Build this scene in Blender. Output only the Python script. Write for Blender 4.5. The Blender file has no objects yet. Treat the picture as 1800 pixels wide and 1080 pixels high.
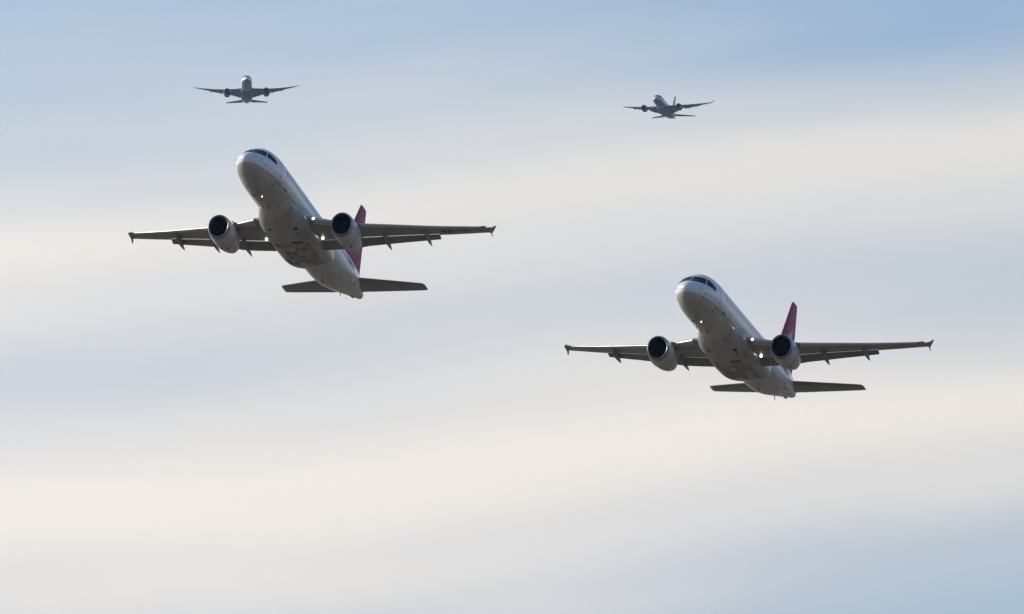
import bpy, bmesh, math, random
import numpy as np
from mathutils import Matrix, Vector

random.seed(4)
R = math.radians
scene = bpy.context.scene
COL = scene.collection

# ------------------------------------------------------------------ camera
EL = R(8.0)                         # the long lens looks up eight degrees
cam_d = bpy.data.cameras.new('camera')
cam = bpy.data.objects.new('camera', cam_d)
COL.objects.link(cam)
cam.location = (0, 0, 1.7)
cam.rotation_euler = (R(90) + EL, 0, 0)
cam_d.sensor_width = 36
cam_d.lens = 200
cam_d.clip_start = 0.5
cam_d.clip_end = 60000
scene.camera = cam

# ------------------------------------------------------------------ sun and sky
SUN_AZ, SUN_EL = R(-75), R(23)      # azimuth from the viewing direction (+Y), negative = towards -X
sd = Vector((math.sin(SUN_AZ) * math.cos(SUN_EL), math.cos(SUN_AZ) * math.cos(SUN_EL), math.sin(SUN_EL)))
sun_d = bpy.data.lights.new('sun', 'SUN')
sun_d.energy = 5.0
sun_d.angle = R(0.55)
sun_d.color = (1.0, 0.90, 0.76)
sun = bpy.data.objects.new('sun', sun_d)
COL.objects.link(sun)
sun.rotation_euler = sd.to_track_quat('Z', 'Y').to_euler()
sun.location = (0, 0, 900)

world = bpy.data.worlds.new('World')
scene.world = world
world.use_nodes = True
WT = world.node_tree
WT.nodes.clear()


class NT:
    """small helper to write node trees as expressions"""
    def __init__(self, tree):
        self.t = tree

    def n(self, kind, **kw):
        nd = self.t.nodes.new(kind)
        for k, v in kw.items():
            setattr(nd, k, v)
        return nd

    def link(self, a, b):
        self.t.links.new(a, b)

    def m(self, op, a, b=None, c=None, clamp=False):
        nd = self.n('ShaderNodeMath', operation=op, use_clamp=clamp)
        for i, v in enumerate((a, b, c)):
            if v is None:
                continue
            if isinstance(v, (int, float)):
                nd.inputs[i].default_value = v
            else:
                self.link(v, nd.inputs[i])
        return nd.outputs[0]

    def xyz(self, x, y, z):
        nd = self.n('ShaderNodeCombineXYZ')
        for i, v in enumerate((x, y, z)):
            if isinstance(v, (int, float)):
                nd.inputs[i].default_value = v
            else:
                self.link(v, nd.inputs[i])
        return nd.outputs[0]

    def noise(self, vec, scale, detail=3, rough=0.5):
        nd = self.n('ShaderNodeTexNoise')
        nd.inputs['Scale'].default_value = scale
        nd.inputs['Detail'].default_value = detail
        nd.inputs['Roughness'].default_value = rough
        self.link(vec, nd.inputs['Vector'])
        return nd.outputs['Fac']

    def ramp(self, fac, stops, interp='EASE'):
        nd = self.n('ShaderNodeValToRGB')
        nd.color_ramp.interpolation = interp
        el = nd.color_ramp.elements
        while len(el) < len(stops):
            el.new(0.5)
        for e, (p, c) in zip(el, stops):
            e.position = p
            e.color = (c, c, c, 1) if isinstance(c, (int, float)) else (*c, 1)
        self.link(fac, nd.inputs[0])
        return nd.outputs[0]

    def mix(self, fac, a, b, blend='MIX'):
        nd = self.n('ShaderNodeMix', data_type='RGBA', blend_type=blend)
        if isinstance(fac, (int, float)):
            nd.inputs[0].default_value = fac
        else:
            self.link(fac, nd.inputs[0])
        for i, v in ((6, a), (7, b)):
            if isinstance(v, tuple):
                nd.inputs[i].default_value = (*v, 1)
            else:
                self.link(v, nd.inputs[i])
        return nd.outputs[2]


SKY_STRENGTH = 0.145
w = NT(WT)
sky = w.n('ShaderNodeTexSky', sky_type='NISHITA')
sky.sun_disc = False
sky.sun_elevation = SUN_EL
sky.sun_rotation = SUN_AZ           # Blender measures it clockwise from +Y
sky.altitude = 0
sky.air_density = 1.0
sky.dust_density = 0.9
sky.ozone_density = 4.5
tc = w.n('ShaderNodeTexCoord')
sep = w.n('ShaderNodeSeparateXYZ')
w.link(tc.outputs['Generated'], sep.inputs[0])
az = w.m('MULTIPLY', w.m('ARCTAN2', sep.outputs[0], sep.outputs[1]), 100.0)     # hundredths of a radian
el = w.m('MULTIPLY', w.m('ARCSINE', sep.outputs[2]), 100.0)
V0 = EL * 100
# thin, drawn out layers of high cloud, tilted a little against the horizon
warp = w.noise(w.xyz(w.m('MULTIPLY', az, 0.055), w.m('MULTIPLY', el, 0.16), 3.1), 1.0, 2, 0.45)
warp = w.m('MULTIPLY', w.m('SUBTRACT', warp, 0.5), 2.2)
v = w.m('ADD', w.m('SUBTRACT', el, V0), w.m('MULTIPLY', w.m('TANH', w.m('MULTIPLY', az, 1 / 14.0)), -1.6))
v = w.m('ADD', v, warp)
fac = w.m('ADD', w.m('MULTIPLY', v, 1 / 16.0), 0.5)


def P(py):                          # height of a layer above the axis, in hundredths of a radian
    return (py / 16.0) + 0.5


layers = w.ramp(fac, [(P(-7.2), 0.30), (P(-5.2), 0.50), (P(-3.9), 0.80), (P(-2.7), 1.0), (P(-1.5), 0.80),
                      (P(-0.2), 0.64), (P(0.8), 0.72), (P(1.7), 0.82), (P(2.7), 0.64), (P(3.8), 0.42),
                      (P(5.2), 0.26), (P(7.6), 0.06)])


def patch(u0, v0, su, sv, amp, slope=-0.1):
    """one larger thickening or thinning of the cloud layer"""
    du = w.m('SUBTRACT', az, u0)
    a = w.m('POWER', w.m('DIVIDE', du, su), 2.0)
    dv = w.m('SUBTRACT', w.m('SUBTRACT', el, V0 + v0), w.m('MULTIPLY', du, -slope))
    b = w.m('POWER', w.m('DIVIDE', dv, sv), 2.0)
    g = w.m('EXPONENT', w.m('MULTIPLY', w.m('ADD', a, b), -1.0))
    return w.m('MULTIPLY', g, amp)


cloud = layers
for args in ((-9.0, 0.6, 3.2, 1.1, 0.08), (-8.0, -1.7, 5.0, 0.7, -0.12), (9.0, -5.4, 6.0, 1.5, -0.15),
             (9.0, 0.6, 6.0, 1.0, -0.12), (9.0, 6.0, 6.0, 1.6, -0.12), (-7.0, -5.4, 5.0, 1.2, 0.18), (-9.0, 5.0, 6.0, 2.0, 0.10), (7.5, 4.5, 5.5, 1.1, -0.20), (8.5, -0.3, 4.0, 0.7, -0.12), (0.5, -5.4, 3.6, 1.0, 0.20)):
    cloud = w.m('ADD', cloud, patch(*args))
streak = w.noise(w.xyz(w.m('MULTIPLY', az, 0.10), w.m('MULTIPLY', w.m('ADD', el, w.m('MULTIPLY', az, -0.12)), 0.55), 0.7), 1.0, 2.5, 0.45)
cloud = w.m('ADD', cloud, w.m('MULTIPLY', w.m('SUBTRACT', streak, 0.5), 0.22))
fibre = w.noise(w.xyz(w.m('MULTIPLY', az, 0.35), w.m('MULTIPLY', w.m('ADD', el, w.m('MULTIPLY', az, -0.15)), 2.4), 5.2), 1.0, 6, 0.6)
cloud = w.m('ADD', cloud, w.m('MULTIPLY', w.m('SUBTRACT', fibre, 0.5), 0.07))
cloud = w.m('MINIMUM', w.m('MAXIMUM', cloud, 0.0), 1.0)
thin = (0.625 / SKY_STRENGTH, 0.668 / SKY_STRENGTH, 0.71 / SKY_STRENGTH)
cream = (1.01 / SKY_STRENGTH, 0.928 / SKY_STRENGTH, 0.815 / SKY_STRENGTH)
veil = w.m('MULTIPLY', cloud, 2.0, clamp=True)
thick = w.m('SUBTRACT', w.m('MULTIPLY', cloud, 2.0), 1.0, clamp=True)
# cloud on the far side from the sun is lit from the front only and reads dimmer
dot = w.n('ShaderNodeVectorMath', operation='DOT_PRODUCT')
w.link(tc.outputs['Generated'], dot.inputs[0])
dot.inputs[1].default_value = sd
lit = w.m('ADD', w.m('MULTIPLY', w.m('SUBTRACT', dot.outputs['Value'], 0.28), 0.46), 1.0)
litc = w.n('ShaderNodeCombineColor')
for i in range(3):
    w.link(lit, litc.inputs[i])
skycol = w.mix(thick, w.mix(veil, sky.outputs[0], w.mix(1.0, thin, litc.outputs[0], 'MULTIPLY')), w.mix(1.0, cream, litc.outputs[0], 'MULTIPLY'))
bg = w.n('ShaderNodeBackground')
bg.inputs[1].default_value = SKY_STRENGTH
w.link(skycol, bg.inputs[0])
wo = w.n('ShaderNodeOutputWorld')
w.link(bg.outputs[0], wo.inputs[0])

vs = scene.view_settings
vs.view_transform = 'Standard'
vs.look = 'None'
vs.exposure = 0.0
vs.gamma = 1.0
vs.use_curve_mapping = False

# ------------------------------------------------------------------ materials


def material(name, base, rough=0.4, metal=0.0, coat=0.0, dirt=0.0, dirt_col=(0.08, 0.075, 0.07), scale=0.6, stretch=(1, 0.15, 1), bump=0.0):
    m = bpy.data.materials.new(name)
    m.use_nodes = True
    t = NT(m.node_tree)
    b = m.node_tree.nodes['Principled BSDF']
    b.inputs['Roughness'].default_value = rough
    b.inputs['Metallic'].default_value = metal
    b.inputs['Coat Weight'].default_value = coat
    b.inputs['Coat Roughness'].default_value = 0.08
    co = t.n('ShaderNodeTexCoord')
    mp = t.n('ShaderNodeMapping')
    mp.inputs['Scale'].default_value = stretch
    t.link(co.outputs['Object'], mp.inputs[0])
    f = t.noise(mp.outputs[0], scale, 5, 0.6)
    f2 = t.ramp(f, [(0.38, 0.0), (0.72, 1.0)], 'LINEAR')
    col = t.mix(t.m('MULTIPLY', f2, dirt), tuple(base), tuple(dirt_col))
    t.link(col, b.inputs['Base Color'])
    t.link(t.m('ADD', t.m('MULTIPLY', f, 0.15), rough - 0.07), b.inputs['Roughness'])
    b.inputs['Specular IOR Level'].default_value = 0.05 if name in ('dark_glass', 'black_duct', 'dark_fan_blade') else 0.22 if name in ('cabin_glass', 'crimson_paint') else 0.5
    return m, t, b, col, co


def fuselage_material(name, upper, lower, line_z, lines=True):
    m, t, b, _, co = material(name, upper, 0.28, 0, 0.5)
    s = t.n('ShaderNodeSeparateXYZ')
    t.link(co.outputs['Object'], s.inputs[0])
    x, y, z = s.outputs
    info = t.n('ShaderNodeObjectInfo')
    own = t.m('MULTIPLY', info.outputs['Random'], 40.0)
    fine = t.noise(t.xyz(t.m('ADD', t.m('MULTIPLY', x, 1.4), own), t.m('MULTIPLY', y, 0.22), t.m('MULTIPLY', z, 1.4)), 1.0, 5, 0.6)
    grime = t.ramp(fine, [(0.40, 0.0), (0.75, 1.0)], 'LINEAR')
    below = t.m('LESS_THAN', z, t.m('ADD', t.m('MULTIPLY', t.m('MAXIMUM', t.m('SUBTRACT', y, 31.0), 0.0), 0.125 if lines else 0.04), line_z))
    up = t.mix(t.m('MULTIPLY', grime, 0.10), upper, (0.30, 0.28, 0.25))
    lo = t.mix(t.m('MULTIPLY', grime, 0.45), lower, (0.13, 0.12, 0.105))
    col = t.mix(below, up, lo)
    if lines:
        # thin pale line over a dark one where the two paints meet
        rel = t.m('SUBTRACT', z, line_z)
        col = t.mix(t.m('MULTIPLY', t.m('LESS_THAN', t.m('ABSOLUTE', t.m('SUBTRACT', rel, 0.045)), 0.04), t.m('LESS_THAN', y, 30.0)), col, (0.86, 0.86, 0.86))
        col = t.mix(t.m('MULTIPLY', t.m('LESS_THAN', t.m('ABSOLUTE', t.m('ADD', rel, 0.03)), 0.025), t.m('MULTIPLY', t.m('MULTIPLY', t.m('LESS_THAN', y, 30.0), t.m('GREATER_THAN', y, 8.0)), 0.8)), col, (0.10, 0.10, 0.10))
        # skin joints round the tube
        fr = t.m('FRACT', t.m('MULTIPLY', y, 1 / 2.66))
        ln = t.m('LESS_THAN', fr, 0.012)
        col = t.mix(t.m('MULTIPLY', ln, 0.45), col, (0.12, 0.12, 0.12))
        # grime washed back along the keel
        dr = t.noise(t.xyz(t.m('ADD', t.m('MULTIPLY', x, 7.0), own), t.m('MULTIPLY', y, 0.35), 0.0), 1.0, 4, 0.65)
        keel = t.m('LESS_THAN', z, line_z - 0.35)
        col = t.mix(t.m('MULTIPLY', t.m('MULTIPLY', t.ramp(dr, [(0.52, 0.0), (0.70, 1.0)], 'LINEAR'), keel), 0.40), col, (0.06, 0.055, 0.05))
    t.link(col, b.inputs['Base Color'])
    return m


M = {}
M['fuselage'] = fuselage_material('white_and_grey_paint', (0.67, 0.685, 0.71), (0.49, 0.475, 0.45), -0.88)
M['fairing'] = material('grey_fairing_paint', (0.42, 0.405, 0.385), 0.34, 0, 0.3, 0.55, (0.12, 0.11, 0.10), 1.0, (1.6, 0.25, 1.6))[0]
M['panel_a'] = material('sooty_panel', (0.25, 0.243, 0.23), 0.45, 0, 0, 0.7, (0.05, 0.048, 0.045), 2.0, (1.5, 0.4, 1))[0]
M['panel_b'] = material('worn_panel', (0.31, 0.305, 0.29), 0.42, 0, 0, 0.6, (0.09, 0.085, 0.08), 2.0, (1.5, 0.4, 1))[0]
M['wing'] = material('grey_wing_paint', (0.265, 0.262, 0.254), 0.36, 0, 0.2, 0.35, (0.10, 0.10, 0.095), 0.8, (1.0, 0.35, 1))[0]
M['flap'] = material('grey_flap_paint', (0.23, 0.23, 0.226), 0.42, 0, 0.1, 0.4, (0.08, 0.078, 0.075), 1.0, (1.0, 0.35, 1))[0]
M['slat'] = material('bare_metal_edge', (0.55, 0.56, 0.58), 0.36, 0.7, 0, 0.2, (0.3, 0.3, 0.3), 1.5)[0]
M['nacelle'] = material('pale_nacelle_paint', (0.50, 0.50, 0.49), 0.30, 0, 0.3, 0.45, (0.22, 0.20, 0.18), 1.0, (1.3, 0.35, 1.3))[0]
M['lip'] = material('polished_lip', (0.22, 0.25, 0.30), 0.32, 0.6, 0, 0.1, (0.2, 0.2, 0.2), 2.0)[0]
M['duct'] = material('black_duct', (0.008, 0.010, 0.014), 0.7)[0]
M['fan'] = material('dark_fan_blade', (0.008, 0.010, 0.014), 0.6, 0.0)[0]
M['hot'] = material('burnt_metal', (0.10, 0.09, 0.08), 0.45, 0.8)[0]
M['glass'] = material('dark_glass', (0.008, 0.012, 0.022), 0.34, 0, 0.0)[0]
M['pane'] = material('cabin_glass', (0.02, 0.05, 0.11), 0.25, 0, 0.0)[0]
M['fin'] = material('crimson_paint', (0.31, 0.013, 0.070), 0.5, 0, 0.0, 0.15, (0.16, 0.02, 0.05), 0.7)[0]
M['white'] = material('white_paint', (0.76, 0.76, 0.76), 0.3, 0, 0.4, 0.1, (0.4, 0.4, 0.4), 1.0)[0]
M['emblem'] = material('pale_emblem', (0.50, 0.42, 0.47), 0.5)[0]
M['black'] = material('black_mark', (0.015, 0.015, 0.016), 0.5)[0]
M['seal'] = material('grey_seal', (0.16, 0.165, 0.17), 0.5)[0]
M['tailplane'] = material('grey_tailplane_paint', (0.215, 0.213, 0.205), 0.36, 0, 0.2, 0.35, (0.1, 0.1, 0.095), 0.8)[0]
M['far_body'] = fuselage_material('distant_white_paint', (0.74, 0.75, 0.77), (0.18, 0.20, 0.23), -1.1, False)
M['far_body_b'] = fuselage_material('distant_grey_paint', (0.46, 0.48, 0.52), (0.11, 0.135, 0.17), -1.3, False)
M['far_grey'] = material('distant_wing_paint', (0.14, 0.15, 0.17), 0.4, 0, 0.1, 0.2)[0]


def lamp_material(name, col, strength, base=(0.8, 0.8, 0.8)):
    m = bpy.data.materials.new(name)
    m.use_nodes = True
    b = m.node_tree.nodes['Principled BSDF']
    b.inputs['Base Color'].default_value = (*base, 1)
    b.inputs['Emission Color'].default_value = (*col, 1)
    b.inputs['Emission Strength'].default_value = strength
    return m


M['lamp'] = lamp_material('lit_lamp', (1.0, 0.90, 0.72), 5.0)
M['warm_lamp'] = lamp_material('warm_lamp', (1.0, 0.72, 0.42), 2.5)
M['red_lamp'] = lamp_material('red_lamp', (1.0, 0.06, 0.03), 0.06, (0.35, 0.03, 0.02))
M['green_lamp'] = lamp_material('green_lamp', (0.1, 0.8, 0.4), 0.02, (0.03, 0.08, 0.06))

# ------------------------------------------------------------------ the ground and the air


def link_mesh(name, V, F, mat, parent=None, angle=38, recalc=True):
    me = bpy.data.meshes.new(name)
    me.from_pydata([tuple(map(float, p)) for p in V], [], [tuple(f) for f in F])
    if recalc:
        bm = bmesh.new()
        bm.from_mesh(me)
        bmesh.ops.recalc_face_normals(bm, faces=bm.faces)
        bm.to_mesh(me)
        bm.free()
    me.polygons.foreach_set('use_smooth', [True] * len(me.polygons))
    me.update()
    me.set_sharp_from_angle(angle=R(angle))
    me.materials.append(mat)
    o = bpy.data.objects.new(name, me)
    COL.objects.link(o)
    o.parent = parent
    return o


def build_ground():
    m = bpy.data.materials.new('fields')
    m.use_nodes = True
    t = NT(m.node_tree)
    b = m.node_tree.nodes['Principled BSDF']
    b.inputs['Roughness'].default_value = 0.95
    co = t.n('ShaderNodeTexCoord')
    vo = t.n('ShaderNodeTexVoronoi')
    vo.inputs['Scale'].default_value = 0.004
    t.link(co.outputs['Object'], vo.inputs['Vector'])
    f = t.noise(co.outputs['Object'], 0.02, 6, 0.6)
    c = t.mix(vo.outputs['Color'], (0.115, 0.088, 0.056), (0.155, 0.120, 0.080))
    c = t.mix(t.m('MULTIPLY', f, 0.6), c, (0.055, 0.057, 0.032))
    t.link(c, b.inputs['Base Color'])
    S = 15000.0
    n = 24
    V, F = [], []
    for j in range(n + 1):
        for i in range(n + 1):
            x, y = (i / n * 2 - 1) * S, (j / n * 2 - 1) * S
            r = math.hypot(x, y)
            V.append((x, y, 0 if r < 3000 else 2.0 * math.sin(x * 0.0007) * math.cos(y * 0.0006)))
    for j in range(n):
        for i in range(n):
            a = j * (n + 1) + i
            F.append((a, a + 1, a + n + 2, a + n + 1))
    o = link_mesh('ground', V, F, m, None, 60, False)
    o['kind'] = 'structure'


build_ground()


def build_haze():
    m = bpy.data.materials.new('haze')
    m.use_nodes = True
    nt = m.node_tree
    nt.nodes.clear()
    out = nt.nodes.new('ShaderNodeOutputMaterial')
    pv = nt.nodes.new('ShaderNodeVolumePrincipled')
    pv.inputs['Color'].default_value = (0.40, 0.60, 0.95, 1)
    pv.inputs['Density'].default_value = HAZE
    pv.inputs['Anisotropy'].default_value = 0.2
    nt.links.new(pv.outputs[0], out.inputs['Volume'])
    S, z0, z1 = 15200.0, -3.2, 640.0
    V = [(-S, -S, z0), (S, -S, z0), (S, S, z0), (-S, S, z0), (-S, -S, z1), (S, -S, z1), (S, S, z1), (-S, S, z1)]
    F = [(0, 3, 2, 1), (4, 5, 6, 7), (0, 1, 5, 4), (1, 2, 6, 5), (2, 3, 7, 6), (3, 0, 4, 7)]
    o = link_mesh('haze', V, F, m, None, 10)
    o['kind'] = 'stuff'
    o['label'] = 'thin blue haze in the air before the distant jets'


HAZE = 3.8e-5
if HAZE > 0:
    build_haze()

# ------------------------------------------------------------------ shape helpers (aircraft frame: x = port, y = aft, z = up)


def pchip(xs, ys):
    xs, ys = np.array(xs, float), np.array(ys, float)
    h = np.diff(xs)
    d = np.diff(ys) / h
    m = np.zeros(len(xs))
    for i in range(1, len(xs) - 1):
        if d[i - 1] * d[i] > 0:
            w1, w2 = 2 * h[i] + h[i - 1], h[i] + 2 * h[i - 1]
            m[i] = (w1 + w2) / (w1 / d[i - 1] + w2 / d[i])
    m[0], m[-1] = d[0], d[-1]

    def f(x):
        x = min(max(x, xs[0]), xs[-1])
        i = int(min(max(np.searchsorted(xs, x) - 1, 0), len(xs) - 2))
        t = (x - xs[i]) / h[i]
        return ((1 + 2 * t) * (1 - t) ** 2 * ys[i] + t * (1 - t) ** 2 * h[i] * m[i]
                + t * t * (3 - 2 * t) * ys[i + 1] + t * t * (t - 1) * h[i] * m[i + 1])
    return f


class Tube:
    """a fuselage: top line, keel line, half width and level of greatest width along y"""
    def __init__(self, table, y_map=None):
        self.L = table[-1][0]
        s = [math.sqrt(r[0]) for r in table]
        self.fs = [pchip(s, [r[k] for r in table]) for k in (1, 2, 3, 4)]
        self.y_map = y_map or (lambda y: y)

    def sec(self, y):
        q = math.sqrt(max(y, 0))
        return [f(q) for f in self.fs]

    def pt(self, y, th):
        top, bot, wd, zm = self.sec(y)
        c = math.cos(th)
        h = (top - zm) if c > 0 else (zm - bot)
        return Vector((wd * math.sin(th), self.y_map(y), zm + h * c))

    def f(self, x, y, z):
        top, bot, wd, zm = self.sec(y)
        h = (top - zm) if z > zm else (zm - bot)
        return (x / max(wd, 1e-4)) ** 2 + ((z - zm) / max(h, 1e-4)) ** 2 - 1

    def y_at(self, x, z, lo=0.0, hi=8.0):
        for _ in range(40):
            mid = (lo + hi) / 2
            if self.f(x, mid, z) > 0:
                lo = mid
            else:
                hi = mid
        return hi

    def x_at(self, y, z):
        top, bot, wd, zm = self.sec(y)
        h = (top - zm) if z > zm else (zm - bot)
        return wd * math.sqrt(max(0.0, 1 - ((z - zm) / h) ** 2))

    def nrm(self, x, y, z):
        e = 1e-3
        g = Vector((self.f(x + e, y, z) - self.f(x - e, y, z), self.f(x, y + e, z) - self.f(x, y - e, z), self.f(x, y, z + e) - self.f(x, y, z - e)))
        return g.normalized() if g.length else Vector((0, -1, 0))

    def out(self, x, y, z, off):
        p = Vector((x, y, z)) + self.nrm(x, y, z) * off
        return Vector((p.x, self.y_map(p.y), p.z))


def loft(rings, cap0=True, cap1=True):
    n = len(rings[0])
    V = [p for r in rings for p in r]
    F = []
    for i in range(len(rings) - 1):
        for k in range(n):
            a, b = i * n + k, i * n + (k + 1) % n
            F.append((a, b, b + n, a + n))
    if cap0:
        F.append(tuple(range(n - 1, -1, -1)))
    if cap1:
        F.append(tuple(range((len(rings) - 1) * n, len(rings) * n)))
    return V, F


def merge(parts):
    V, F = [], []
    for v, f in parts:
        k = len(V)
        V += list(v)
        F += [tuple(i + k for i in g) for g in f]
    return V, F


def skin_patch(tube, quad, mode, off=0.012, n=6, m=4, depth=0.04, side=1):
    """a panel that follows the tube. quad: 4 corners (a,b) in (x,z) for mode 'front' or (y,z) for mode 'side'"""
    q = [Vector(c) for c in quad]
    top, low = [], []
    for j in range(m + 1):
        for i in range(n + 1):
            s, t = i / n, j / m
            c = (q[0] * (1 - s) + q[1] * s) * (1 - t) + (q[3] * (1 - s) + q[2] * s) * t
            if mode == 'front':
                x, z = c
                y = tube.y_at(abs(x), z)
            else:
                y, z = c
                x = tube.x_at(y, z)
            p1, p0 = tube.out(x, y, z, off), tube.out(x, y, z, -depth)
            top.append((p1.x * side, p1.y, p1.z))
            low.append((p0.x * side, p0.y, p0.z))
    N = len(top)
    V = top + low
    F = []
    ix = lambda i, j: j * (n + 1) + i
    for j in range(m):
        for i in range(n):
            F.append((ix(i, j), ix(i + 1, j), ix(i + 1, j + 1), ix(i, j + 1)))
    rim = [ix(i, 0) for i in range(n)] + [ix(n, j) for j in range(m)] + [ix(i, m) for i in range(n, 0, -1)] + [ix(0, j) for j in range(m, 0, -1)]
    for k in range(len(rim)):
        a, b = rim[k], rim[(k + 1) % len(rim)]
        F.append((a, b, b + N, a + N))
    return V, F


def naca(t, th):
    return 5 * th * (0.2969 * math.sqrt(max(t, 0)) - 0.126 * t - 0.3516 * t * t + 0.2843 * t ** 3 - 0.1036 * t ** 4)


class Sec:
    """one section of a wing or fin"""
    def __init__(self, le, chord, th, inc=0.0, camber=0.015, vertical=False):
        self.le, self.c, self.th, self.inc, self.camber, self.vert = Vector(le), chord, th, R(inc), camber, vertical

    def at(self, t, side, grow=0.0):
        z = self.camber * 4 * t * (1 - t) + side * (naca(t, self.th) + grow / self.c)
        a = self.c * (t * math.cos(self.inc) + z * math.sin(self.inc))
        b = self.c * (-t * math.sin(self.inc) + z * math.cos(self.inc))
        if self.vert:
            return self.le + Vector((b, a, 0))
        return self.le + Vector((0, a, b))


def lerp_sec(A, B, f):
    return Sec(A.le.lerp(B.le, f), A.c + (B.c - A.c) * f, A.th + (B.th - A.th) * f, math.degrees(A.inc + (B.inc - A.inc) * f), A.camber + (B.camber - A.camber) * f, A.vert)


class Surface:
    def __init__(self, secs, axis=0):
        self.s, self.ax = secs, axis

    def sec(self, x):
        s = self.s
        for i in range(len(s) - 1):
            if x <= s[i + 1].le[self.ax] or i == len(s) - 2:
                f = (x - s[i].le[self.ax]) / (s[i + 1].le[self.ax] - s[i].le[self.ax])
                return lerp_sec(s[i], s[i + 1], f)

    def stations(self, a, b):
        return sorted({a, b} | {q.le[self.ax] for q in self.s if a < q.le[self.ax] < b})

    def piece(self, a, b, t0, t1, n=10, grow=0.0, shift=(0, 0, 0), sub=1):
        xs = self.stations(a, b)
        if sub > 1:
            xs = sorted(set(xs) | {a + (b - a) * i / sub for i in range(1, sub)})
        rings = []
        for x in xs:
            q = self.sec(x)
            ts = [t0 + (t1 - t0) * (0.5 - 0.5 * math.cos(math.pi * i / n)) if t0 > 0 else t1 * (1 - math.cos(math.pi / 2 * i / n)) for i in range(n + 1)]
            up = [q.at(t, 1, grow) for t in reversed(ts)]
            dn = [q.at(t, -1, grow) for t in ts]
            if t0 == 0:
                dn = dn[1:]
            rings.append([p + Vector(shift) for p in up + dn])
        return loft(rings)


def mirror(VF, s):
    V, F = VF
    return ([(p[0] * s, p[1], p[2]) for p in V], F)


def lathe(profile, centre, n=40, tilt=0.0):
    """profile: (distance aft, radius); axis along y"""
    rings = []
    for d, r in profile:
        rings.append([Vector((centre[0] + r * math.sin(2 * math.pi * k / n), centre[1] + d, centre[2] + r * math.cos(2 * math.pi * k / n) - d * tilt)) for k in range(n)])
    return loft(rings, False, False)


def squash(VF, c, kx, kz):
    V, F = VF
    return [(c[0] + (p[0] - c[0]) * kx, p[1], c[2] + (p[2] - c[2]) * kz) for p in V], F


def box(c, sx, sy, sz):
    V = [(c[0] + a * sx / 2, c[1] + b * sy / 2, c[2] + d * sz / 2) for d in (-1, 1) for b in (-1, 1) for a in (-1, 1)]
    return V, [(0, 2, 3, 1), (4, 5, 7, 6), (0, 1, 5, 4), (2, 6, 7, 3), (0, 4, 6, 2), (1, 3, 7, 5)]


def blob(c, rx, ry, rz, n=10, m=6):
    rings = []
    for j in range(m + 1):
        a = math.pi * (0.02 + 0.96 * j / m)
        rings.append([Vector((c[0] + rx * math.sin(a) * math.cos(2 * math.pi * k / n), c[1] - ry * math.cos(a), c[2] + rz * math.sin(a) * math.sin(2 * math.pi * k / n))) for k in range(n)])
    return loft(rings)


def canoe(a, b, wd, ht, n=12, m=12):
    """streamlined body from a (front) to b (rear tip)"""
    a, b = Vector(a), Vector(b)
    rings = []
    for i in range(m + 1):
        s = i / m
        k = (math.sin(math.pi * min(1, 0.04 + s * 0.96) ** 0.62)) ** 0.75 if s < 1 else 0.04
        k = max(k, 0.05)
        c = a.lerp(b, s)
        rings.append([Vector((c.x + wd * k * math.cos(2 * math.pi * j / n), c.y, c.z + ht * k * math.sin(2 * math.pi * j / n))) for j in range(n)])
    return loft(rings)


def plate(poly, thick, cant=0.0):
    """thin tapered plate; poly is a list of (x,y,z)"""
    n = len(poly)
    V = [(p[0] - thick / 2, p[1], p[2]) for p in poly] + [(p[0] + thick / 2, p[1], p[2]) for p in poly]
    F = [tuple(range(n)), tuple(range(2 * n - 1, n - 1, -1))] + [(i, (i + 1) % n, (i + 1) % n + n, i + n) for i in range(n)]
    return V, F


def thing(name, label, group, pose):
    o = bpy.data.objects.new(name, None)
    COL.objects.link(o)
    o.empty_display_size = 2
    o['label'] = label
    o['category'] = 'airliner'
    o['group'] = group
    yaw, pitch, roll, tx, ty, tz = pose
    yaw, pitch, roll = R(yaw), R(pitch), R(roll)
    cy, sy, cp, sp, cr, sr = math.cos(yaw), math.sin(yaw), math.cos(pitch), math.sin(pitch), math.cos(roll), math.sin(roll)
    Rz = Matrix(((cy, -sy, 0), (sy, cy, 0), (0, 0, 1)))
    Rx = Matrix(((1, 0, 0), (0, cp, sp), (0, -sp, cp)))
    Ry = Matrix(((cr, 0, sr), (0, 1, 0), (-sr, 0, cr)))
    A = (Rz @ Rx @ Ry).to_4x4()
    A.translation = (tx, ty, tz)
    o.matrix_world = Matrix.Translation((0, 0, 1.7)) @ Matrix.Rotation(EL, 4, 'X') @ A
    return o


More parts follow.
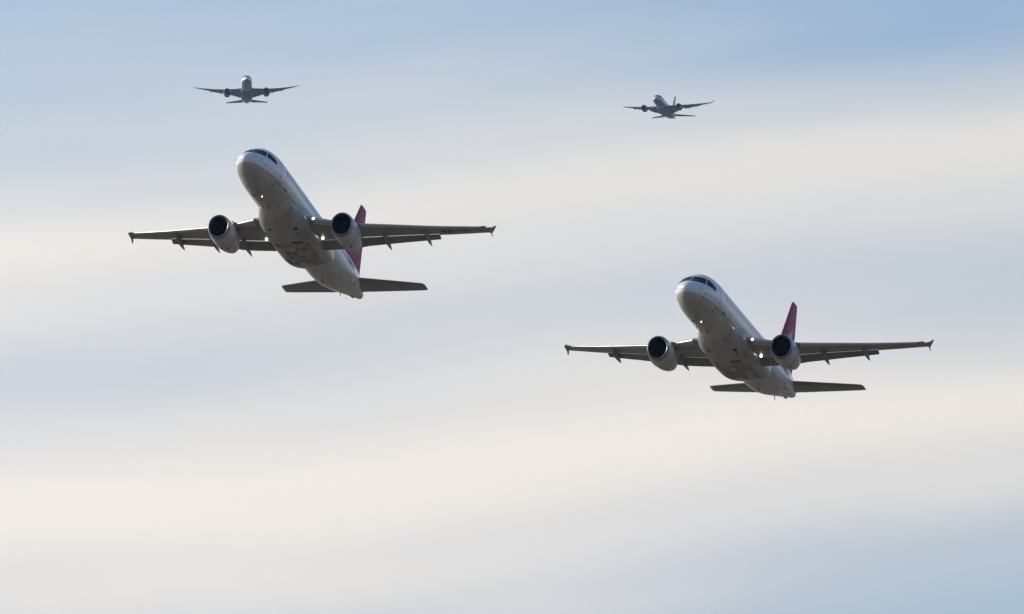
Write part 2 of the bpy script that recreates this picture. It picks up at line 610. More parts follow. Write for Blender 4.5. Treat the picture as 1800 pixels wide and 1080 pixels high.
# ------------------------------------------------------------------ the two nearer jets
NARROW = [  # y, top, keel, half width, level of greatest width
    (0.0, -0.52, -0.54, 0.01, -0.53), (0.04, -0.36, -0.71, 0.20, -0.53), (0.16, -0.18, -0.91, 0.41, -0.52), (0.45, 0.05, -1.16, 0.70, -0.50),
    (0.9, 0.29, -1.38, 0.99, -0.46), (1.5, 0.55, -1.58, 1.26, -0.40), (2.0, 0.79, -1.69, 1.42, -0.34), (2.6, 1.17, -1.79, 1.57, -0.28),
    (3.2, 1.50, -1.87, 1.69, -0.21), (4.0, 1.78, -1.95, 1.81, -0.13), (5.0, 1.96, -2.02, 1.91, -0.06), (6.5, 2.06, -2.07, 1.97, 0.0),
    (8.0, 2.07, -2.07, 1.975, 0.0), (29.0, 2.07, -2.07, 1.975, 0.0), (31.5, 2.07, -1.98, 1.965, 0.02), (34.0, 2.05, -1.70, 1.89, 0.12),
    (36.0, 2.03, -1.27, 1.74, 0.30), (38.0, 1.99, -0.80, 1.50, 0.52), (40.0, 1.90, -0.33, 1.19, 0.72), (42.0, 1.76, 0.16, 0.82, 0.92),
    (43.4, 1.58, 0.50, 0.54, 1.02), (44.2, 1.42, 0.70, 0.34, 1.05), (44.5, 1.26, 0.84, 0.18, 1.05)]


def build_narrow(label, pose, nose_shift=0.0, stab=6.95, fin_top=9.35, lettering=False, swoosh=False, lit_pair=True):
    G = 'white jets with crimson tail fins'
    root = thing('airliner', label, G, pose)
    ns = nose_shift
    tube = Tube(NARROW, lambda y: y + ns if y < 8.0 else y + ns * max(0.0, (15.0 - y) / 7.0))
    ys = [0.0, 0.015, 0.04, 0.09, 0.16, 0.27, 0.42, 0.62, 0.88, 1.2, 1.55, 1.9, 2.25, 2.6, 2.95, 3.35, 3.8, 4.3, 4.9, 5.6, 6.5, 8.0, 11, 15, 20, 25, 29] + \
         [30.2, 31.5, 32.8, 34, 35, 36, 37, 38, 39, 40, 41, 42, 42.8, 43.4, 43.9, 44.2, 44.38, 44.5]
    n = 56
    rings = [[tube.pt(y, 2 * math.pi * k / n) for k in range(n)] for y in ys]
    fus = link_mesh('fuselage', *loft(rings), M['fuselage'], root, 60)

    # cockpit panes: two in front, one long pane on each side
    for s in (1, -1):
        link_mesh('cockpit_window', *skin_patch(tube, [(0.04, 0.28), (1.28, 0.27), (1.06, 1.00), (0.04, 1.17)], 'front', 0.012, 8, 5, 0.03, s), M['glass'], fus, 50)
        link_mesh('cockpit_window', *skin_patch(tube, [(2.26, 0.27), (3.85, 0.12), (4.00, 0.48), (3.05, 1.02)], 'side', 0.012, 8, 5, 0.03, s), M['glass'], fus, 50)
    # cabin windows
    for s in (1, -1):
        y0 = 9.0
        pts, back = [], []
        for k in range(10):
            a = 2 * math.pi * k / 10
            yy, zz = y0 + 0.15 * math.cos(a), 0.38 + 0.36 * math.sin(a)
            x = tube.x_at(yy, zz)
            p, q = tube.out(x, yy, zz, 0.008), tube.out(x, yy, zz, -0.02)
            pts.append((p.x * s, p.y - tube.y_map(y0), p.z))
            back.append((q.x * s, q.y - tube.y_map(y0), q.z))
        proto = None
        for i in range(44):
            y = 6.95 + ns + i * 0.62
            if y > 34.5:
                break
            if proto is None:
                F = [tuple(range(10))] + [(k, (k + 1) % 10, (k + 1) % 10 + 10, k + 10) for k in range(10)]
                proto = o = link_mesh('cabin_window', pts + back, F, M['pane'], fus, 30)
            else:
                o = proto.copy()
                COL.objects.link(o)
            o.location = (0, y, 0)
    # doors with their seals
    for s in (1, -1):
        for y, wd in ((5.6, 0.82), (35.6, 0.80)):
            q = lambda g: [(y - wd / 2 - g, -0.72 - g), (y + wd / 2 + g, -0.72 - g), (y + wd / 2 + g, 1.10 + g), (y - wd / 2 - g, 1.10 + g)]
            link_mesh('cabin_door', *skin_patch(tube, q(0), 'side', 0.014, 2, 8, 0.03, s), M['white'], fus, 50)
            link_mesh('door_seal', *skin_patch(tube, q(0.045), 'side', 0.006, 2, 8, 0.03, s), M['seal'], fus, 50)
    # vents, ports and sensors on the nose and belly
    for s, y, z, a, b in ((1, 1.25, -0.30, 0.10, 0.10), (1, 1.9, -0.62, 0.10, 0.10), (1, 1.75, -1.00, 0.10, 0.09), (-1, 1.25, -0.30, 0.10, 0.10),
                          (-1, 1.9, -0.62, 0.10, 0.10), (1, 4.6, -1.42, 0.20, 0.10), (1, 7.1, -0.98, 0.75, 0.07), (1, 7.45, -0.90, 0.07, 0.18),
                          (1, 9.0, -1.30, 0.16, 0.12), (1, 36.2, -0.55, 0.22, 0.16), (1, 35.0, -0.90, 0.16, 0.12), (-1, 37.5, -0.35, 0.2, 0.14)):
        link_mesh('vent', *skin_patch(tube, [(y - a / 2, z - b / 2), (y + a / 2, z - b / 2), (y + a / 2, z + b / 2), (y - a / 2, z + b / 2)], 'side', 0.02, 1, 1, 0.03, s), M['black'], fus)
    for s in (1, -1):
        link_mesh('cargo_door', *skin_patch(tube, [(9.2, -1.62), (11.1, -1.62), (11.1, -0.62), (9.2, -0.62)], 'side', 0.012, 3, 5, 0.03, s), M['fuselage'], fus)
    # nose wheel bay doors, blade antennas, drain masts, beacon
    for s in (1, -1):
        V, F = [], []
        for y in (3.9, 4.8, 5.7, 6.6):
            for k in range(4):
                th = math.pi - s * (0.015 + 0.19 * k / 3)
                p = tube.pt(y, th)
                V.append((p.x, p.y, p.z - 0.022))
        for j in range(3):
            for k in range(3):
                a = j * 4 + k
                F.append((a, a + 1, a + 5, a + 4))
        link_mesh('gear_door', V, F, M['fairing'], fus)
    for y, h in ((8.4, 0.16), (30.6, 0.30)):
        z = tube.pt(y, math.pi).z
        link_mesh('antenna', *plate([(0, tube.y_map(y), z + 0.05), (0, tube.y_map(y) + 0.36, z + 0.05), (0, tube.y_map(y) + 0.42, z - h), (0, tube.y_map(y) + 0.24, z - h)], 0.035), M['black'], fus)
    for y, h, wd in ((37.1, 0.36, 0.04), (40.9, 0.07, 0.10), (41.6, 0.09, 0.14)):
        z = tube.pt(y, math.pi).z
        link_mesh('drain_mast', *plate([(0, y, z + 0.1), (0, y + 0.20, z + 0.1), (0, y + 0.26, z - h), (0, y + 0.14, z - h)], wd), M['black'], fus)
    p = tube.pt(6.0, R(180 - 16))
    link_mesh('taxi_lamp', *blob((0.12, tube.y_map(5.7), tube.pt(5.7, R(177)).z - 0.07), 0.07, 0.05, 0.07), M['warm_lamp'], fus)
    link_mesh('lamp_housing', *canoe((-0.75, tube.y_map(5.7), -1.90), (0.02, tube.y_map(5.95), -2.08), 0.10, 0.07), M['black'], fus)
    link_mesh('exhaust', *lathe([(-0.10, 0.20), (0.06, 0.19), (0.10, 0.15), (-0.25, 0.13)], (0, 44.45, 1.05), 18), M['hot'], fus)

    # belly fairing
    prof = [  # y, half width, keel, roof, exponent
        (13.6, 1.50, -1.96, -1.1, 2.2), (14.3, 1.72, -2.08, -0.7, 2.2), (15.0, 1.94, -2.22, -0.35, 2.4), (15.8, 2.15, -2.38, -0.12, 2.7), (17, 2.28, -2.55, -0.1, 3.2),
        (19.5, 2.33, -2.66, -0.2, 3.5), (22.5, 2.33, -2.68, -0.2, 3.6), (24.8, 2.29, -2.66, -0.3, 3.5), (26.0, 2.22, -2.58, -0.5, 3.3), (26.8, 2.10, -2.44, -0.8, 3.0),
        (27.5, 1.92, -2.22, -1.0, 2.6), (28.1, 1.70, -1.98, -1.2, 2.3), (28.5, 1.5, -1.8, -1.3, 2.2)]
    fp = [pchip([r[0] for r in prof], [r[k] for r in prof]) for k in (1, 2, 3, 4)]

    def fair_pt(y, th):
        a, kz, rz, e = [f(y) for f in fp]
        zc = max(-1.15, (kz + rz) / 2)
        hb, ht = zc - kz, rz - zc
        c, s_ = math.cos(th), math.sin(th)
        h = ht if c > 0 else hb
        return Vector((a * math.copysign(abs(s_) ** (2 / e), s_), y, zc + h * math.copysign(abs(c) ** (2 / e), c)))
    nn = 48
    rings = [[fair_pt(y, 2 * math.pi * k / nn) for k in range(nn)] for y in np.linspace(13.6, 28.5, 44)]
    fair = link_mesh('belly_fairing', *loft(rings), M['fairing'], root, 60)
    # access panels and wheel bay doors on the fairing, each sunk behind its own joint
    rnd = random.Random(11 if swoosh else 29)

    def keel_panel(y0, y1, x0, x1, mat, off, name='access_panel'):
        V, F = [], []
        for j in range(4):
            y = y0 + (y1 - y0) * j / 3
            for i in range(4):
                x = x0 + (x1 - x0) * i / 3
                a, kz, rz, e = [f(y) for f in fp]
                zc = max(-1.15, (kz + rz) / 2)
                z = zc - (zc - kz) * (max(0, 1 - (abs(x) / a) ** e)) ** (1 / e)
                V.append((x, y, z - off))
        for j in range(3):
            for i in range(3):
                k = j * 4 + i
                F.append((k, k + 1, k + 5, k + 4))
        return link_mesh(name, V, F, mat, fair)
    cols = [(-1.62, -1.16), (-1.13, -0.58), (-0.55, -0.02), (0.02, 0.55), (0.58, 1.13), (1.16, 1.62)]
    rows = [(19.6, 20.5), (20.55, 21.5), (21.55, 22.5), (22.55, 23.5), (23.55, 24.4), (24.45, 25.3)]
    for (y0, y1) in rows:
        for (x0, x1) in cols:
            if rnd.random() < 0.12:
                continue
            keel_panel(y0 + rnd.uniform(0, .06), y1 - rnd.uniform(0, .10), x0, x1, M['panel_a'] if rnd.random() < 0.42 else M['panel_b'] if rnd.random() < 0.7 else M['fairing'], 0.012)
    keel_panel(19.05, 19.45, 0.15, 1.15, M['black'], 0.02, 'vent')
    keel_panel(18.3, 18.42, -0.9, -0.7, M['black'], 0.02, 'vent')
    for x, y, r in ((1.25, 16.4, 0.17), (-1.20, 16.4, 0.14), (1.20, 17.3, 0.10)):
        a, kz, rz, e = [f(y) for f in fp]
        zc = max(-1.15, (kz + rz) / 2)
        z = zc - (zc - kz) * (1 - (abs(x) / a) ** e) ** (1 / e)
        link_mesh('air_inlet', *blob((x, y, z - 0.02), r, r * 1.5, r * 0.6), M['black'], fair)
        if r > 0.12:
            link_mesh('inlet_rim', *blob((x, y + r, z - 0.03), r * 0.75, r * 1.0, r * 0.62), M['nacelle'], fair)

    # wings
    le = lambda x: 16.3 + (x - 2.1) * 0.538
    te = lambda x: 22.2 if x < 6.4 else 22.2 + (x - 6.4) * 0.315 + max(0, x - 12.6) * 0.06
    zz = pchip([0.8, 2.1, 4.0, 6.0, 9.0, 12.6, 16.8], [-1.24, -1.32, -1.34, -1.24, -0.84, -0.34, 0.36])
    xs = [0.8, 2.1, 3.2, 4.4, 5.4, 6.4, 8.0, 9.6, 11.2, 12.6, 14.0, 15.4, 16.55, 16.85]
    inc = pchip([0.8, 6.4, 16.9], [4.2, 2.4, 0.2])
    th = pchip([0.8, 6.4, 16.9], [0.145, 0.118, 0.105])
    secs = [Sec((x, le(x), zz(x)), te(x) - le(x), th(x), inc(x), 0.014) for x in xs]
    secs[-1] = Sec((16.85, le(16.85) + 0.35, zz(16.85)), te(16.85) - le(16.85) - 0.35, 0.06, 0.2, 0.01)
    W = Surface(secs)
    for s in (1, -1):
        parts = [W.piece(0.8, 12.6, 0, 0.83, 12), W.piece(12.6, 12.85, 0, 1.0, 12), W.piece(12.85, 16.2, 0, 0.765, 12), W.piece(16.2, 16.85, 0, 1.0, 12)]
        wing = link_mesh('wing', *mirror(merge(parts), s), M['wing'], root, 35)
        link_mesh('aileron', *mirror(W.piece(12.88, 16.17, 0.775, 1.0, 4), s), M['wing'], wing, 35)
        # slats, run out a little ahead of the wing
        for a, b in ((2.75, 4.95), (6.55, 8.9), (8.94, 11.3), (11.34, 13.7), (13.74, 16.1)):
            link_mesh('slat', *mirror(W.piece(a, b, 0, 0.115, 8, 0.012, (0, -0.07, -0.035)), s), M['slat'], wing, 45)
        # slotted flaps
        for a, b, ext, dfl in ((2.2, 6.385, 0.895, 19), (6.395, 12.58, 0.895, 19)):
            fsecs = []
            for x in W.stations(a, b):
                q = W.sec(x)
                base = q.at(ext, -1)
                fc = min(0.33 * q.c, 1.30)
                fsecs.append(Sec((x, base.y, base.z + 0.015 * q.c - 0.02), fc, 0.15, math.degrees(q.inc) + dfl, 0.01))
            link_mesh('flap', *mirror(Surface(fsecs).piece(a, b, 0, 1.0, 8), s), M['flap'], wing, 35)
        # flap track fairings
        for x, dy, dz, ln in ((5.0, 24.6, -2.0, 3.6), (8.05, 24.6, -1.60, 3.5), (11.6, 25.2, -1.06, 3.2)):
            q = W.sec(x)
            t0 = (dy - ln - q.le.y) / q.c
            p = q.at(max(0.25, t0), -1)
            link_mesh('flap_track_fairing', *mirror(canoe((x, dy - ln, p.z + 0.02), (x, dy, dz), 0.19, 0.36), s), M['flap'], wing, 50)
        # wing tip fence: an arrow shaped plate, upper half canted outwards
        t = W.sec(16.85)
        ty, tz = t.le.y, t.le.z
        up = [(16.86, ty - 0.25, tz), (17.00, ty + 0.75, tz + 0.35), (17.18, ty + 1.28, tz + 0.70), (17.18, ty + 1.50, tz + 0.70), (17.0, ty + 1.50, tz + 0.30), (16.86, ty + 1.45, tz - 0.02)]
        dn = [(16.86, ty - 0.25, tz - 0.01), (16.86, ty + 1.45, tz - 0.03), (16.95, ty + 1.62, tz - 0.30), (16.95, ty + 1.44, tz - 0.30), (16.88, ty + 0.85, tz - 0.12)]
        link_mesh('wingtip_fence', *mirror(merge([plate(up, 0.04), plate(dn, 0.04)]), s), M['seal'], wing)
        link_mesh('navigation_light', *mirror(blob((16.50, le(16.5) - 0.0, zz(16.5)), 0.30, 0.10, 0.07), s), M['red_lamp'] if s > 0 else M['green_lamp'], wing)
        # lamps in the wing root
        if s > 0 or lit_pair:
            link_mesh('landing_light', *mirror(blob((2.62, 20.6, W.sec(2.62).at(0.74, -1).z - 0.07), 0.13, 0.07, 0.13), s), M['lamp'], wing)
            link_mesh('lamp_housing', *mirror(canoe((2.62, 20.63, W.sec(2.62).at(0.74, -1).z - 0.03), (2.62, 21.2, W.sec(2.62).at(0.8, -1).z), 0.12, 0.10), s), M['seal'], wing)
        if s > 0:
            link_mesh('landing_light', *blob((2.72, le(2.72) - 0.02, zz(2.72) - 0.03), 0.12, 0.08, 0.12), M['lamp'], wing)
        else:
            link_mesh('lamp_housing', *blob((-2.72, le(2.72) - 0.02, zz(2.72) - 0.03), 0.14, 0.10, 0.14), M['seal'], wing)
        if lettering and s > 0:
            # dark emblem and characters under the outer wing, too small to read
            def stroke(x0, x1, t0_, t1_):
                pts = []
                for (x, tt) in ((x0, t0_), (x1, t0_), (x1, t1_), (x0, t1_)):
                    p = W.sec(x).at(tt, -1)
                    pts.append((p.x, p.y, p.z - 0.012))
                return pts, [(0, 1, 2, 3)]
            marks = [stroke(12.98, 13.20, .40, .58), stroke(13.03, 13.15, .30, .68), stroke(12.90, 13.28, .46, .53)]
            for x, kind in ((13.42, 'B'), (13.68, 'B'), (14.34, 'T'), (14.54, 'I'), (14.74, 'E'), (15.0, 'A')):
                marks.append(stroke(x, x + 0.05, .33, .62))
                if kind in 'BEA':
                    marks += [stroke(x + .05, x + .18, .33, .39), stroke(x + .05, x + .17, .45, .51)]
                if kind in 'BE':
                    marks.append(stroke(x + .05, x + .18, .56, .62))
                if kind in 'BA':
                    marks.append(stroke(x + .17, x + .21, .33, .62))
                if kind == 'T':
                    marks.append(stroke(x - .08, x + .13, .33, .39))
            link_mesh('lettering', *merge(marks), M['black'], wing, 30, False)

        # engines, long ducts
        c = (5.67 * s, 15.36, -2.36)
        cowl = lambda p, cc, n, tilt=0.0: squash(lathe(p, cc, n, tilt), cc, 0.92, 1.03)
        outer = [(0.33, 1.115), (0.55, 1.15), (1.0, 1.185), (1.6, 1.21), (2.2, 1.21), (2.8, 1.18), (3.4, 1.11), (4.0, 1.00), (4.6, 0.84), (5.0, 0.71), (5.02, 0.66), (4.6, 0.74), (3.9, 0.84)]
        nac = link_mesh('engine_nacelle', *cowl(outer, c, 48, 0.02), M['nacelle'], root, 40)
        link_mesh('intake_lip', *cowl([(0.345, 1.122), (0.20, 1.095), (0.10, 1.065), (0.03, 1.025), (0.0, 0.985), (0.025, 0.945), (0.09, 0.915), (0.22, 0.89)], c, 48), M['lip'], nac, 60)
        link_mesh('intake_duct', *cowl([(0.21, 0.892), (0.5, 0.875), (0.9, 0.88), (1.35, 0.88), (1.36, 0.2)], c, 40), M['duct'], nac, 50)
        blades = []
        for k in range(22):
            a0 = 2 * math.pi * k / 22
            ring = []
            for r, tw, ch in ((0.24, 0.5, 0.12), (0.55, 0.9, 0.16), (0.86, 1.15, 0.2)):
                for sg in (-1, 1):
                    da = sg * ch / 2 * math.sin(tw) / r
                    ring.append((c[0] + r * math.sin(a0 + da), c[1] + 0.98 + sg * ch / 2 * math.cos(tw), c[2] + r * math.cos(a0 + da)))
            blades.append((ring, [(0, 1, 3, 2), (2, 3, 5, 4)]))
        link_mesh('fan', *squash(merge(blades), c, 0.92, 1.03), M['fan'], nac, 30, False)
        link_mesh('spinner', *cowl([(0.52, 0.01), (0.56, 0.07), (0.66, 0.14), (0.82, 0.20), (1.02, 0.245), (1.3, 0.25)], c, 24), M['fan'], nac, 60)
        link_mesh('exhaust_cone', *cowl([(3.9, 0.40), (4.6, 0.36), (5.1, 0.22), (5.35, 0.05)], (c[0], c[1], c[2] - 0.09), 24), M['hot'], nac, 60)
        V, F = cowl([(2.0, 1.2125), (2.0, 1.220), (2.05, 1.220), (2.05, 1.2125)], c, 48, 0.02)
        link_mesh('cowl_joint', V, F, M['seal'], nac)
        # dark vents and a strake on the cowl
        for ang, d in ((165, 2.6), (190, 2.4)):
            a = R(ang)
            r = 1.235
            link_mesh('vent', *blob((c[0] + r * math.sin(a), c[1] + d, c[2] + r * math.cos(a) - d * 0.02), 0.10, 0.14, 0.05), M['black'], nac)
        a = R(-48 * s)
        link_mesh('strake', *plate([(c[0] + 1.24 * math.sin(a), c[1] + 1.0, c[2] + 1.24 * math.cos(a)), (c[0] + 1.24 * math.sin(a), c[1] + 2.1, c[2] + 1.24 * math.cos(a)),
                                    (c[0] + 1.5 * math.sin(a), c[1] + 2.1, c[2] + 1.45 * math.cos(a)), (c[0] + 1.42 * math.sin(a), c[1] + 1.8, c[2] + 1.4 * math.cos(a))], 0.04), M['seal'], nac)
        # pylon
        rings = []
        for y, zt, zb, wd in ((16.3, -1.08, -1.4, 0.05), (17.1, -0.90, -1.4, 0.17), (18.2, -0.98, -1.5, 0.21), (19.4, -1.30, -1.65, 0.21), (20.6, -1.42, -1.75, 0.16), (21.4, -1.55, -1.75, 0.05)):
            rings.append([Vector((c[0] + wd * a, y, z)) for a, z in ((-1, zb), (-1, zt - .05), (-.5, zt), (.5, zt), (1, zt - .05), (1, zb))])
        link_mesh('pylon', *loft(rings), M['nacelle'], nac, 40)

    # tail fin and rudder
    ft = fin_top
    fs = [Sec((0, 33.9, 1.85), 9.6, 0.045, 0, 0, True), Sec((0, 35.6, 2.25), 8.0, 0.075, 0, 0, True), Sec((0, 36.6, 3.0), 6.95, 0.095, 0, 0, True),
          Sec((0, 42.15, ft - 0.15), 2.12, 0.095, 0, 0, True), Sec((0, 42.5, ft), 1.72, 0.05, 0, 0, True)]
    FS = Surface(fs, 2)
    fin = link_mesh('tail_fin', *merge([FS.piece(1.85, 2.4, 0, 0.99, 10), FS.piece(2.4, ft - 0.12, 0, 0.70, 10), FS.piece(ft - 0.12, ft, 0, 0.99, 10)]), M['fin'], root, 35)
    link_mesh('rudder', *FS.piece(2.43, ft - 0.15, 0.71, 0.995, 4), M['fin'], fin, 35)
    if swoosh:
        ctr = [(0.30, 4.2), (0.34, 4.8), (0.40, 5.4), (0.48, 6.0), (0.56, 6.5), (0.63, 6.95)]
        wid = [0.20, 0.20, 0.18, 0.13, 0.075, 0.01]
        for s in (1, -1):
            V, F = [], []
            for (tt, z), wd in zip(ctr, wid):
                for k in range(4):
                    p = FS.sec(z).at(min(tt - wd + 2 * wd * k / 3, 0.69), 1)
                    V.append(((abs(p.x) + 0.012) * s, p.y, p.z))
            for j in range(len(ctr) - 1):
                for k in range(3):
                    i = j * 4 + k
                    F.append((i, i + 1, i + 5, i + 4))
            link_mesh('emblem', V, F, M['emblem'], fin, 40, False)
    # tailplane
    b = stab
    ts = [Sec((0.3, 37.3, 0.50), 4.4, 0.10, 0, 0), Sec((1.2, 37.8, 0.56), 4.0, 0.10, 0, 0), Sec((b - 0.35, 40.9, 1.05), 2.1, 0.09, 0, 0), Sec((b + 0.02, 41.15, 1.09), 1.88, 0.07, 0, 0), Sec((b + 0.14, 41.5, 1.10), 1.50, 0.04, 0, 0)]
    TS = Surface(ts)
    for s in (1, -1):
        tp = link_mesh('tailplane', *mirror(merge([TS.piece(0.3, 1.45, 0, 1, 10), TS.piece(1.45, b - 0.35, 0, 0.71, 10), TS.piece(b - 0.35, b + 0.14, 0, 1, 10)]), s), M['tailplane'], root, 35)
        link_mesh('elevator', *mirror(TS.piece(1.48, b - 0.38, 0.72, 1.0, 4), s), M['tailplane'], tp, 35)
    return root


build_narrow('white airliner with plain crimson tail fin, climbing just below the small jet seen head on',
             (-13.21, 19.19, -0.87, -23.88, 493.11, 14.60), nose_shift=3.1, stab=6.75, fin_top=9.5, lettering=True)
build_narrow('white airliner lowest in the sky, a white swoosh on its crimson tail fin',
             (-16.13, 15.99, -0.74, 14.47, 493.09, 2.97), nose_shift=2.5, stab=7.2, fin_top=9.6, swoosh=True, lit_pair=False)

# ------------------------------------------------------------------ the two distant wide jets


def wide_table(r, L):
    k = r / 2.95
    rows = [(0.0, -0.80, -0.82, 0.01, -0.81), (0.06, -0.52, -1.10, 0.30, -0.81), (0.25, -0.22, -1.42, 0.62, -0.80), (0.7, 0.14, -1.80, 1.05, -0.76),
            (1.4, 0.58, -2.12, 1.50, -0.68), (2.4, 1.14, -2.42, 1.96, -0.54), (3.6, 1.75, -2.66, 2.34, -0.38), (5.0, 2.33, -2.83, 2.64, -0.20),
            (7.0, 2.80, -2.94, 2.86, -0.05), (9.0, 2.95, -2.97, 2.95, 0.0)]
    rows = [(y, a * k, b * k, c * k, d * k) for y, a, b, c, d in rows]
    rows += [(L * f, a * k, b * k, c * k, d * k) for f, a, b, c, d in
             ((0.64, 2.95, -2.97, 2.95, 0.0), (0.70, 2.95, -2.82, 2.92, 0.05), (0.76, 2.93, -2.30, 2.75, 0.3), (0.82, 2.86, -1.55, 2.35, 0.62), (0.88, 2.68, -0.75, 1.75, 0.95),
              (0.94, 2.30, 0.05, 1.02, 1.15), (0.98, 1.86, 0.55, 0.52, 1.2), (1.0, 1.40, 1.0, 0.16, 1.2))]
    return rows


def build_wide(label, pose, body, r, L, b, tip_z, curl, eng, stab, fin, raked, straight=0.45):
    root = thing('airliner', label, 'small distant wide jets', pose)
    tube = Tube(wide_table(r, L))
    ys = [0.0, 0.02, 0.06, 0.14, 0.25, 0.45, 0.7, 1.0, 1.4, 1.9, 2.4, 3.0, 3.6, 4.3, 5.0, 6.0, 7.0, 9.0] + [L * f for f in (0.25, 0.4, 0.55, 0.64, 0.67, 0.70, 0.73, 0.76, 0.79, 0.82, 0.85, 0.88, 0.91, 0.94, 0.96, 0.98, 0.99, 1.0)]
    n = 40
    fus = link_mesh('fuselage', *loft([[tube.pt(y, 2 * math.pi * k / n) for k in range(n)] for y in ys]), body, root, 60)
    for s in (1, -1):
        link_mesh('cockpit_window', *skin_patch(tube, [(0.03, 0.82), (1.35, 0.78), (1.20, 1.75), (0.03, 1.95)], 'front', 0.015, 6, 4, 0.04, s), M['glass'], fus, 50)
        link_mesh('cockpit_window', *skin_patch(tube, [(2.95, 0.76), (4.9, 0.60), (4.7, 1.45), (3.5, 1.72)], 'side', 0.015, 6, 4, 0.04, s), M['glass'], fus, 50)
        for y in (6.6, 0.33 * L, 0.62 * L):
            link_mesh('cabin_door', *skin_patch(tube, [(y, -0.6), (y + 1.0, -0.6), (y + 1.0, 1.3), (y, 1.3)], 'side', 0.014, 2, 5, 0.03, s), M['white'], fus, 50)
    # belly fairing
    rings = []
    for f, a, kz, rz in ((0.30, 2.2, -2.9, -1.6), (0.325, 2.75, -3.15, -0.9), (0.36, 3.1, -3.4, -0.5), (0.43, 3.25, -3.6, -0.4), (0.52, 3.25, -3.6, -0.4), (0.58, 3.05, -3.4, -0.8), (0.63, 2.6, -3.05, -1.4), (0.66, 1.9, -2.7, -1.8)):
        zc, e = (kz + rz) / 2, 2.7
        ring = []
        for k in range(32):
            th = 2 * math.pi * k / 32
            c, s_ = math.cos(th), math.sin(th)
            ring.append(Vector((a * math.copysign(abs(s_) ** (2 / e), s_), f * L, zc + (rz - zc) * math.copysign(abs(c) ** (2 / e), c))))
        rings.append(ring)
    link_mesh('belly_fairing', *loft(rings), M['far_grey'], root, 60)
    # wings
    yl, zl = 19.3, -1.0
    bend = lambda x: zl + (tip_z - zl) * (straight * (x - 3) / (b - 3) + (1 - straight) * ((x - 3) / (b - 3)) ** 2)
    le = lambda x: yl + (x - 3) * (35.0 - yl) / (b - 3)
    te = lambda x: 32.0 - max(0, x - 3) * 0.17 if x < 9.5 else 30.9 + (x - 9.5) * (36.2 - 30.9) / (b - 9.5)
    inc = pchip([1, 10, b], [4.0, 2.2, -0.5])
    secs = [Sec((x, le(x), bend(x)), te(x) - le(x), 0.13 - 0.03 * x / b, inc(x), 0.015) for x in (1.0, 3.0, 6.0, 9.5, 13.0, 17.0, 21.0, 24.0, b - 1.2)]
    if raked:
        secs += [Sec((b, le(b) + 0.35, bend(b)), 0.85, 0.09, 0, 0.01), Sec((b + 1.3, le(b) + 1.9, bend(b) + 0.30), 0.25, 0.08, 0, 0.01)]
    else:
        secs += [Sec((b - 0.4, le(b) - 0.1, bend(b) + 0.25 * curl), 1.3, 0.09, 0, 0.01), Sec((b + 0.25, le(b) + 0.75, bend(b) + 0.62 * curl), 0.9, 0.09, 0, 0.01), Sec((b + 0.62, le(b) + 1.7, bend(b) + curl), 0.35, 0.08, 0, 0.01)]
    W = Surface(secs)
    for s in (1, -1):
        xe = secs[-1].le.x
        wing = link_mesh('wing', *mirror(merge([W.piece(1.0, 20.0, 0, 0.86, 10), W.piece(20.0, xe, 0, 1.0, 10)]), s), M['far_grey'], root, 35)
        for a, c in ((3.2, 9.4), (11.2, 19.9)):
            fsecs = []
            for x in W.stations(a, c):
                q = W.sec(x)
                p = q.at(0.87, -1)
                fsecs.append(Sec((x, p.y, p.z + 0.05), 0.2 * q.c, 0.14, math.degrees(q.inc) + 10, 0.01))
            link_mesh('flap', *mirror(Surface(fsecs).piece(a, c, 0, 1.0, 6), s), M['far_grey'], wing, 35)
        for x in (6.6, 13.6, 18.6):
            q = W.sec(x)
            p, e = q.at(0.45, -1), q.at(1.12, -1)
            link_mesh('flap_track_fairing', *mirror(canoe((x, p.y, p.z), (x, e.y, e.z - 0.85), 0.30, 0.62, 10, 8), s), M['far_grey'], wing, 50)
        for a, c in ((3.6, 9.0), (12.0, 25.0)):
            link_mesh('slat', *mirror(W.piece(a, c, 0, 0.09, 6, 0.015, (0, -0.06, -0.03)), s), M['far_grey'], wing, 45)
        ex, ey, ez, er = eng
        c = (ex * s, ey, ez)
        nac = link_mesh('engine_nacelle', *lathe([(0.25 * er, 0.93 * er), (0.8 * er, 1.0 * er), (1.4 * er, 1.01 * er), (2.1 * er, 0.95 * er), (2.7 * er, 0.82 * er), (2.71 * er, 0.78 * er), (2.1 * er, 0.85 * er)], c, 32, 0.03), M['far_grey'], root, 40)
        link_mesh('intake_lip', *lathe([(0.26 * er, 0.935 * er), (0.10 * er, 0.90 * er), (0, 0.85 * er), (0.05 * er, 0.80 * er), (0.2 * er, 0.77 * er)], c, 32), M['lip'], nac, 60)
        link_mesh('intake_duct', *lathe([(0.19 * er, 0.772 * er), (0.6 * er, 0.77 * er), (0.9 * er, 0.77 * er), (0.91 * er, 0.1)], c, 28), M['duct'], nac, 50)
        link_mesh('spinner', *lathe([(0.45 * er, 0.01), (0.6 * er, 0.16 * er), (0.9 * er, 0.24 * er)], c, 16), M['fan'], nac, 60)
        link_mesh('exhaust_cone', *lathe([(2.0 * er, 0.55 * er), (2.9 * er, 0.46 * er), (3.5 * er, 0.30 * er), (3.9 * er, 0.05)], (c[0], c[1], c[2] - 0.1 * er), 20), M['hot'], nac, 60)
        rings = []
        q = W.sec(ex)
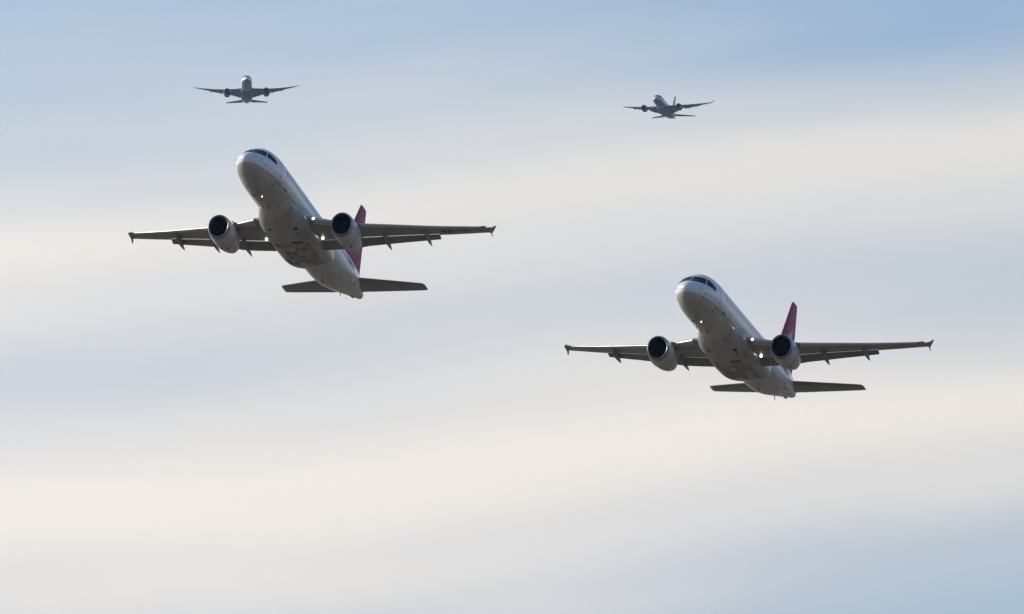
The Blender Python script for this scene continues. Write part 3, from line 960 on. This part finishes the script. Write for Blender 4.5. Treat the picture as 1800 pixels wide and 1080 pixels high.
        for y, zt, zb, wd in ((ey + 1.6, ez + 1.0 * er, ez + 0.8 * er, 0.08), (ey + 3.0, q.le.z - 0.2, ez + 0.7 * er, 0.28), (q.le.y + 1.0, q.le.z - 0.1, ez + 0.6 * er, 0.32), (q.le.y + 4.5, q.at(.5, -1).z + .1, q.at(.5, -1).z - 0.35, 0.1)):
            rings.append([Vector((c[0] + wd * a, y, z)) for a, z in ((-1, zb), (-1, zt), (1, zt), (1, zb))])
        link_mesh('pylon', *loft(rings), M['far_grey'], nac, 40)
    # fin
    fy, fz = fin
    FS = Surface([Sec((0, L * 0.79, 2.3), 9.5, 0.07, 0, 0, True), Sec((0, L * 0.81, 3.4), 8.2, 0.09, 0, 0, True), Sec((0, fy, fz), 2.9, 0.09, 0, 0, True)], 2)
    fin_o = link_mesh('tail_fin', *FS.piece(2.3, fz, 0, 0.70, 8), M['far_grey'], root, 35)
    link_mesh('rudder', *FS.piece(3.0, fz - 0.2, 0.71, 0.995, 4), M['far_grey'], fin_o, 35)
    sx, sy, sz = stab
    TS = Surface([Sec((0.4, sy - (sx - 0.4) * 0.66, sz - 0.35), 6.2, 0.10, 0, 0), Sec((sx - 0.3, sy, sz), 2.0, 0.09, 0, 0), Sec((sx, sy + 0.7, sz + 0.02), 1.1, 0.05, 0, 0)])
    for s in (1, -1):
        tp = link_mesh('tailplane', *mirror(merge([TS.piece(0.4, sx - 0.3, 0, 0.71, 8), TS.piece(sx - 0.3, sx, 0, 1, 8)]), s), M['far_grey'], root, 35)
        link_mesh('elevator', *mirror(TS.piece(2.0, sx - 0.33, 0.72, 1.0, 4), s), M['far_grey'], tp, 35)
    return root


build_wide('small distant jet seen head on, white nose, straight wings bowed gently upwards',
           (2.5, 13.0, -1.15, -138.6, 2970.0, 120.0), M['far_body'], 2.95, 57.5, 27.2, 4.5, 0, (10.25, 16.6, -3.1, 1.98), (11.1, 53.8, 1.0), (53.5, 9.5), True)
build_wide('small distant jet turned aside, its upright tail fin showing, wing tips curled up',
           (-12.9, 11.4, -2.3, 82.3, 3263.6, 120.6), M['far_body_b'], 2.95, 59.0, 27.2, 3.9, 1.6, (10.2, 16.4, -1.95, 1.80), (12.9, 53.7, 1.0), (58.6, 14.8), False, 0.8)
